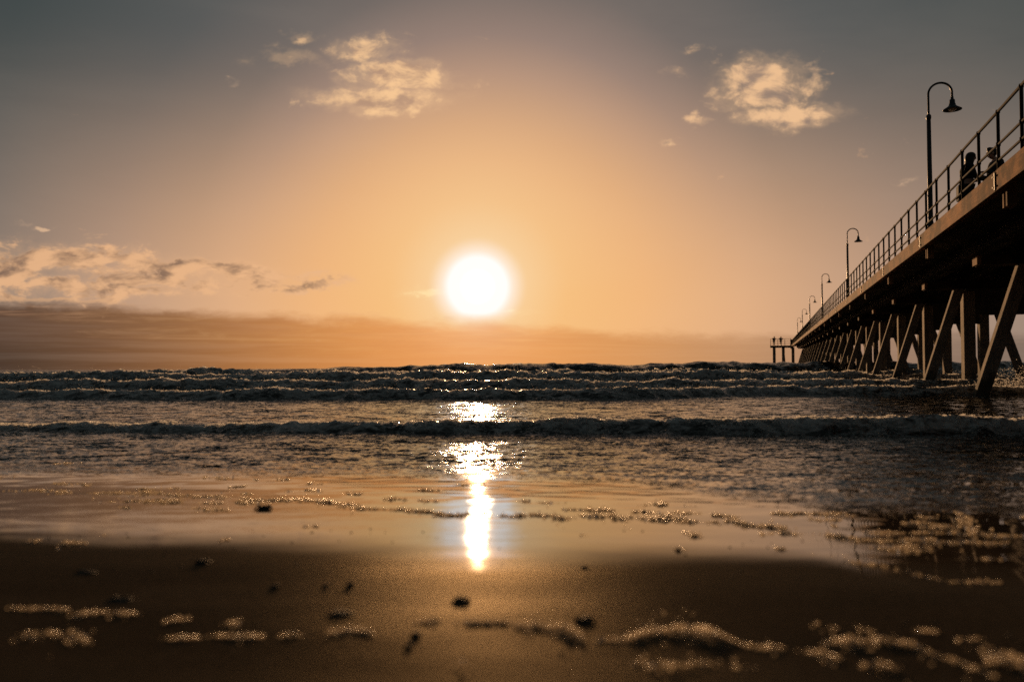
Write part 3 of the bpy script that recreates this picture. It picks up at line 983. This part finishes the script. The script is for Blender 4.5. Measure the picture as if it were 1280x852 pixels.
lamp_labels = ['tallest looking gooseneck lamp on the jetty, beside the two people at the railing',
               'gooseneck lamp second from the beach, where the jetty railing starts to close up',
               'gooseneck lamp third from the beach, alone halfway along the jetty',
               'gooseneck lamp fourth from the beach, rightmost of the three tiny far lamps',
               'gooseneck lamp fifth from the beach, between two other tiny lamps',
               'farthest and smallest gooseneck lamp, nearest the end of the jetty']
lamp0 = None
for i in range(6):
    p = jpt(.285, 20.7 + 22.95 * i, ZD)
    if lamp0 is None: lamp0 = make_lamp(p); o = lamp0
    else:
        o = copy_tree(lamp0); o.matrix_world = Matrix.Translation(p) @ Matrix.Rotation(-YAW + random.uniform(-.05, .05), 4, 'Z')
    tag(o, lamp_labels[i], 'lamp', 'gooseneck lamps along the jetty')


# ------------------------------------------------------------------ people
def skin_mesh(name, joints, edges, mat, sub=2):
    names = list(joints)
    me = bpy.data.meshes.new(name + '_src')
    me.from_pydata([joints[n][0] for n in names], [(names.index(a), names.index(b)) for a, b in edges], [])
    o = bpy.data.objects.new(name + '_src', me); COL.objects.link(o)
    o.modifiers.new('skin', 'SKIN')
    sv = me.skin_vertices[0].data
    for i, n in enumerate(names):
        r = joints[n][1]
        sv[i].radius = (r, r) if not hasattr(r, '__len__') else r
        sv[i].use_root = (i == 0)
    ss_ = o.modifiers.new('sub', 'SUBSURF'); ss_.levels = sub; ss_.render_levels = sub
    dg = bpy.context.evaluated_depsgraph_get(); dg.update()
    em = bpy.data.meshes.new_from_object(o.evaluated_get(dg))
    bpy.data.objects.remove(o); 
    em.name = name
    em.materials.clear(); em.materials.append(mat)
    em.polygons.foreach_set('use_smooth', [True] * len(em.polygons))
    r = bpy.data.objects.new(name, em); COL.objects.link(r)
    return r


def lumps(name, items, mat, parent):
    """smooth lump of stretched balls joined in one mesh (hair, hat)"""
    mb = MB()
    for c, r in items:
        bm = bmesh.new(); bmesh.ops.create_icosphere(bm, subdivisions=3, radius=1)
        rr = r if hasattr(r, '__len__') else (r, r, r)
        for v in bm.verts: v.co = Vector((c[0] + v.co.x * rr[0], c[1] + v.co.y * rr[1], c[2] + v.co.z * rr[2]))
        mb.addbm(bm)
    return mb.build(name, mat, parent, True)


def make_person(mat4, h, lean, head_drop, lh, rh, hair, cloth, legs_c, elbow_out=.06, bulk=1.16):
    """faces +x; lean = forward bend of the trunk; lh / rh = hand targets (x, y, z) as fractions of height"""
    k = h / 1.75
    ln = math.tan(lean)
    def T3(x, y, z): return (x * k, y * k, z * k)
    def up(z): return ln * max(0, z - .95)
    hip = T3(-.02, 0, .93)
    J = {'pelvis': (hip, (.125 * k, .15 * k)), 'waist': (T3(up(1.1), 0, 1.10), (.10 * k, .135 * k)), 'chest': (T3(up(1.30), 0, 1.30), (.115 * k, .17 * k)),
         'top': (T3(up(1.43) + .01, 0, 1.43), (.075 * k, .11 * k)), 'neck': (T3(up(1.5) + .02, 0, 1.50), .05 * k)}
    hx, hz = up(1.58) + .04 + head_drop * .07, 1.585 - head_drop * .02
    J['jaw'] = (T3(hx + .015, 0, hz - .02), (.062 * k, .058 * k)); J['skull'] = (T3(hx, 0, hz + .065), (.092 * k, .078 * k)); J['crown'] = (T3(hx - .012, 0, hz + .115), (.07 * k, .06 * k))
    J['nose'] = (T3(hx + .102, 0, hz + .03 - .03 * head_drop), .014 * k)
    E = [('pelvis', 'waist'), ('waist', 'chest'), ('chest', 'top'), ('top', 'neck'), ('neck', 'jaw'), ('jaw', 'skull'), ('skull', 'crown'), ('skull', 'nose')]
    arms = {}
    for sd, hand in ((1, lh), (-1, rh)):
        n = 'l' if sd > 0 else 'r'
        sh = Vector(T3(up(1.40) + .005, .185 * sd, 1.405)); hd = Vector((hand[0] * h, hand[1] * h, hand[2] * h))
        mid = (sh + hd) / 2
        L = .30 * k
        dd = (hd - sh).length / 2
        drop = math.sqrt(max(L * L - min(dd, L) ** 2, .0004))
        axis = (hd - sh).normalized()
        dn = Vector((-.35, sd * elbow_out * 8, -1)); dn = (dn - axis * dn.dot(axis)).normalized()
        el = mid + dn * drop
        J[n + 'sh'] = (tuple(sh), .058 * k); J[n + 'el'] = (tuple(el), .042 * k); J[n + 'wr'] = (tuple(hd - axis * .02), .028 * k)
        fw = (hd - el).normalized()
        J[n + 'pa'] = (tuple(hd + fw * .06 * k), (.036 * k, .02 * k))
        E += [('top', n + 'sh'), (n + 'sh', n + 'el'), (n + 'el', n + 'wr'), (n + 'wr', n + 'pa')]
        sidev = Vector((0, sd, 0)) if abs(fw.y) < .8 else Vector((1, 0, 0))
        sidev = (sidev - fw * sidev.dot(fw)).normalized()
        for fi, (off_, ln_) in enumerate(((-.030, .062), (-.010, .075), (.010, .070), (.028, .055))):
            J[n + 'f%d' % fi] = (tuple(hd + fw * (.075 * k) + sidev * off_ * k), .0095 * k)
            J[n + 'g%d' % fi] = (tuple(hd + fw * ((.075 + ln_) * k) + sidev * off_ * 1.25 * k + Vector((0, 0, -.022 * k))), .008 * k)
            E += [(n + 'pa', n + 'f%d' % fi), (n + 'f%d' % fi, n + 'g%d' % fi)]
        J[n + 't'] = (tuple(hd + fw * .05 * k - sidev * .05 * k + Vector((0, 0, .02 * k))), .010 * k)
        E += [(n + 'wr', n + 't')]
        arms[n] = (sh, el, hd - axis * .02)
        kn = T3(.03, .10 * sd, .49); an = T3(-.01, .11 * sd, .09)
        J[n + 'hip'] = (T3(-.01, .095 * sd, .86), (.10 * k, .10 * k)); J[n + 'kn'] = (kn, .06 * k); J[n + 'an'] = (an, .042 * k); J[n + 'toe'] = (T3(.14, .13 * sd, .03), .034 * k)
        E += [('pelvis', n + 'hip'), (n + 'hip', n + 'kn'), (n + 'kn', n + 'an'), (n + 'an', n + 'toe')]
    body = skin_mesh('person', J, E, M_skin)
    g = bulk
    JJ = {n: (J[n][0], tuple(q * g for q in J[n][1]) if hasattr(J[n][1], '__len__') else J[n][1] * 1.35) for n in ('waist', 'pelvis', 'chest', 'top', 'lsh', 'rsh', 'lel', 'rel', 'lwr', 'rwr')}
    JJ['collar'] = (T3(up(1.48) + .01, 0, 1.475), .07 * k)
    jk = skin_mesh('jacket', JJ, [('waist', 'pelvis'), ('waist', 'chest'), ('chest', 'top'), ('top', 'collar'), ('top', 'lsh'), ('top', 'rsh'), ('lsh', 'lel'), ('rsh', 'rel'), ('lel', 'lwr'), ('rel', 'rwr')], cloth)
    TT = {'pelvis': (J['pelvis'][0], tuple(q * 1.06 for q in J['pelvis'][1]))}
    for n in 'lr':
        for q in ('hip', 'kn', 'an'):
            r = J[n + q][1]; TT[n + q] = (J[n + q][0], (r[0] * 1.08 if hasattr(r, '__len__') else r * 1.25))
    tr = skin_mesh('trousers', TT, [('pelvis', 'lhip'), ('pelvis', 'rhip'), ('lhip', 'lkn'), ('rhip', 'rkn'), ('lkn', 'lan'), ('rkn', 'ran')], legs_c)
    jk.parent = body; tr.parent = body
    H = lambda x, y, z: (hx * k + x * k, y * k, hz * k + z * k)
    hm = M_hair
    if hair == 'long':
        items = [(H(-.018, 0, .085), (.108 * k, .098 * k, .095 * k)), (H(-.07, 0, .02), (.075 * k, .095 * k, .12 * k)), (H(-.085, 0, -.09), (.06 * k, .105 * k, .13 * k)), (H(-.09, 0, -.2), (.05 * k, .09 * k, .12 * k)), (H(-.03, .07, -.03), (.06 * k, .035 * k, .12 * k)), (H(-.03, -.07, -.03), (.06 * k, .035 * k, .12 * k))]
        lumps('hair', items, hm, body)
    elif hair == 'short':
        lumps('hair', [(H(-.022, 0, .095), (.098 * k, .088 * k, .075 * k)), (H(-.055, 0, .045), (.06 * k, .084 * k, .08 * k)), (H(.03, 0, .145), (.055 * k, .06 * k, .03 * k))], hm, body)
    else:
        m1 = MB().lathe(H(0, 0, 0)[0], 0, [(.0, hz * k + .19 * k), (.07 * k, hz * k + .18 * k), (.1 * k, hz * k + .11 * k), (.105 * k, hz * k + .09 * k), (.19 * k, hz * k + .075 * k), (.19 * k, hz * k + .065 * k), (.09 * k, hz * k + .075 * k)], 20)
        m1.build('hat', cloth, body, True)
    for sd in (1, -1):
        lumps('ear', [(H(-.005, .083 * sd, .03), (.02 * k, .012 * k, .032 * k))], M_skin, body) if hair != 'long' else None
        lumps('eye', [(H(.078, .032 * sd, .05), (.012 * k, .013 * k, .009 * k))], M_eye, body)
        lumps('shoe', [(T3(.06, .12 * sd, .045), (.15 * k, .055 * k, .05 * k))], M_lamp, body)
    body.matrix_world = mat4
    return body


M_hair = simple_mat('dark_hair', (.018, .013, .010), .5, 0, .3, 40)
M_eye = simple_mat('eye', (.05, .04, .03), .15, 0, .1, 10)
M_coat = simple_mat('black_coat', (.016, .018, .022), .85, 0, .25, 12, .3)
M_jack = simple_mat('navy_jacket', (.020, .024, .032), .8, 0, .25, 12, .3)
M_jean = simple_mat('dark_jeans', (.02, .025, .035), .85, 0, .25, 30, .3)


def at_depth(px, Y, z_loc):
    """a spot on the deck seen at photo column px, Y metres out"""
    X = (px - 640.0) / FPX * Y
    v = JM.inverted() @ Vector((X, Y, CZ))
    return jpt(v.x, v.y, z_loc)


p1 = at_depth(1212, 17.2, ZD); p2 = at_depth(1253, 17.25, ZD)
a = make_person(Matrix.Translation(p1) @ Matrix.Rotation(R(-12), 4, 'Z'), 1.63, R(4), .5, (.20, .05, .63), (.22, -.05, .60), 'long', M_coat, M_jean)
tag(a, 'long haired person in a dark coat facing right, left of the pair at the railing', 'person')
b = make_person(Matrix.Translation(p2) @ Matrix.Rotation(R(176), 4, 'Z'), 1.76, R(6), .7, (.17, .03, .68), (.20, -.04, .64), 'short', M_jack, M_jean)
tag(b, 'short haired person with bowed head facing left, right of the pair at the railing', 'person')
# shoulder bag held at the left person's side
bg_m = Matrix.Translation(p1 + Vector((-.19, -.12, .0))) @ Matrix.Rotation(R(-20), 4, 'Z')
bag = empty('shoulder_bag', bg_m)
MB().box(-.07, .07, -.16, .16, .55, .88, .03).build('bag_body', M_coat, bag, True)
MB().tube([(0, -.13, .86), (.02, -.11, 1.05), (.10, -.02, 1.28), (.12, .08, 1.345), (.12, .12, 1.30), (.05, .13, 1.05), (0, .13, .86)], .012, 8).build('bag_strap', M_coat, bag, True)
tag(bag, 'dark shoulder bag hanging at the back of the long haired person', 'bag')

for px, s_, lab, hr, rot in ((967.6, 165.3, 'tiny far person in a brimmed hat at the outer corner of the end platform', 'hat', 275), (976.2, 165.5, 'tiny far person leaning on the end platform railing, nearer the jetty', 'short', 262)):
    # end platform figures lean on its rail
    wl = ((px - 967) * s_ * CA / 1000.0 - 3.6) * CA
    q = jpt(wl, s_, 2.86)
    c = make_person(Matrix.Translation(q) @ Matrix.Rotation(R(rot), 4, 'Z'), 1.85, R(8), .5, (.16, .12, .66), (.16, -.12, .66), hr, M_coat, M_jean, .35, 1.9)
    tag(c, lab, 'person')


# ------------------------------------------------------------------ seaweed and pebbles on the sand
def weed_mat():
    m, T, p, out = new_mat('seaweed')
    O = T.new('ShaderNodeTexCoord').outputs['Object']
    T.put(p.inputs['Base Color'], T.ramp(T.noise(O, 60, 4), [(.3, (.010, .009, .006)), (.7, (.035, .026, .014))]))
    p.inputs['Roughness'].default_value = .6
    return m


M_weed = weed_mat()
M_peb = simple_mat('pebble', (.05, .043, .036), .75, 0, .4, 50, .4)


def clump(px, py, wpx, hpx, label, name='seaweed_clump'):
    x, y = ground_pt(px, py + hpx * .4)
    if y > 4.4: z = float(sea_z(np.array([x]), np.array([y]))[0]) - .004
    else: z = float(sand_z(np.array([x]), np.array([y]))[0])
    wd = wpx * y / 1000 / 2; ht = hpx * y / 1000 * .62
    mb = MB(); r_ = random.Random(int(px * 7 + py))
    for i in range(16):
        a0 = r_.uniform(0, 6.28); L = wd * r_.uniform(.45, 1.0)
        pts = []; bend = r_.uniform(-1.6, 1.6); cx, cy = r_.uniform(-.3, .3) * wd, r_.uniform(-.25, .25) * wd
        hh = ht * r_.uniform(.25, .95)
        for t in np.linspace(0, 1, 7):
            an = a0 + bend * t
            pts.append((cx + math.cos(an) * L * t, cy + math.sin(an) * L * t * .7, max(.0015, hh * math.sin(math.pi * min(1, t * .9 + .12)) * .9)))
        rr = ht * r_.uniform(.10, .22)
        mb.tube(pts, [rr * (1 - .75 * t) for t in np.linspace(0, 1, 7)], 6)
    bm = bmesh.new(); bmesh.ops.create_icosphere(bm, subdivisions=3, radius=1)
    for v in bm.verts:
        q = 1 + .35 * float(perlin(v.co.x * 2 + px, v.co.y * 2 + v.co.z * 2, 3))
        v.co = Vector((v.co.x * wd * .6 * q, v.co.y * wd * .4 * q, max(-.003, v.co.z * ht * .62 * q)))
    mb.addbm(bm)
    o = mb.build(name, M_weed, None, True); o.location = (x, y, z)
    return tag(o, label, 'seaweed', 'seaweed clumps on the sand')


def pebble(px, py, wpx, hpx, label):
    x, y = ground_pt(px, py + hpx * .3)
    z = float(sand_z(np.array([x]), np.array([y]))[0])
    wd = wpx * y / 1000 / 2; ht = hpx * y / 1000 * .7
    bm = bmesh.new(); bmesh.ops.create_icosphere(bm, subdivisions=3, radius=1)
    for v in bm.verts:
        q = 1 + .25 * float(perlin(v.co.x * 1.4 + px, v.co.y * 1.4 + v.co.z + py, 4))
        v.co = Vector((v.co.x * wd * q, v.co.y * wd * .8 * q, ht * .25 + v.co.z * ht * .6 * q))
    mb = MB(); mb.addbm(bm)
    o = mb.build('pebble', M_peb, None, True); o.location = (x, y, z)
    return tag(o, label, 'pebble', 'pebbles on the sand')


clump(330, 633, 24, 9, 'small dark seaweed clump on the bright wet sand, left of the sun reflection')
clump(252, 700, 26, 13, 'dark seaweed clump with a wet glint, at the edge of drained sand')
clump(577, 747, 34, 11, 'dark seaweed clump lying in the golden glow straight below the sun')
clump(731, 772, 40, 13, 'dark seaweed clump just above the foam ridge, right of the sun reflection')
clump(425, 765, 44, 9, 'flat dark seaweed strand left of the golden glow, above the foam')
clump(265, 583, 46, 6, 'dark seaweed patch awash in the rippled shallows on the left')
clump(150, 748, 46, 7, 'dim flat seaweed strand on the shaded sand, above the left foam streak')
clump(108, 714, 36, 6, 'faint low seaweed strand on dark sand under the two foam dabs at far left')
pebble(343, 734, 11, 8, 'small round dark pebble left of the pebble pair on damp sand')
pebble(407, 733, 7, 6, 'tiny dark pebble, middle one of three in a row on damp sand')
pebble(438, 731, 9, 10, 'upright dark pebble, rightmost of three in a row on damp sand')
pebble(848, 688, 8, 5, 'small pebble on the bright wet film right of the sun reflection')
pebble(730, 709, 9, 4, 'flat dark pebble on the damp sand to the right of the sun reflection')
pebble(520, 792, 13, 9, 'dark pebble beneath the left end of the long foam ridge')
pebble(511, 806, 10, 9, 'lower small dark pebble under the left end of the long foam ridge')

# crumbs of shell and weed washed over the sand
n = 420
gx = rng.uniform(-1.6, 1.6, n); gy = rng.uniform(.95, 2.4, n)
gk = fbm(gx * 2.5, gy * 4, 91, 3) + rng.normal(0, .2, n) > .05
gx, gy = gx[gk], gy[gk]; gr = rng.uniform(.0008, .0032, len(gx))
grit = blobs_obj('shell_grit', np.stack([gx, gy, sand_z(gx, gy) + gr * .2], -1), np.stack([gr * 1.5, gr, gr * .6], -1), M_peb, 1, .3)
tag(grit, 'fine crumbs of shell and weed strewn over the damp sand', 'grit', kind='stuff')

# ------------------------------------------------------------------ render settings
scene.view_settings.view_transform = 'Standard'; scene.view_settings.look = 'None'
scene.view_settings.exposure = 0; scene.view_settings.gamma = 1
scene.render.engine = 'CYCLES'
scene.cycles.use_denoising = False
scene.cycles.transparent_max_bounces = 16
scene.cycles.sample_clamp_indirect = 2.0
scene.cycles.caustics_reflective = False; scene.cycles.caustics_refractive = False
scene.cycles.max_bounces = 8
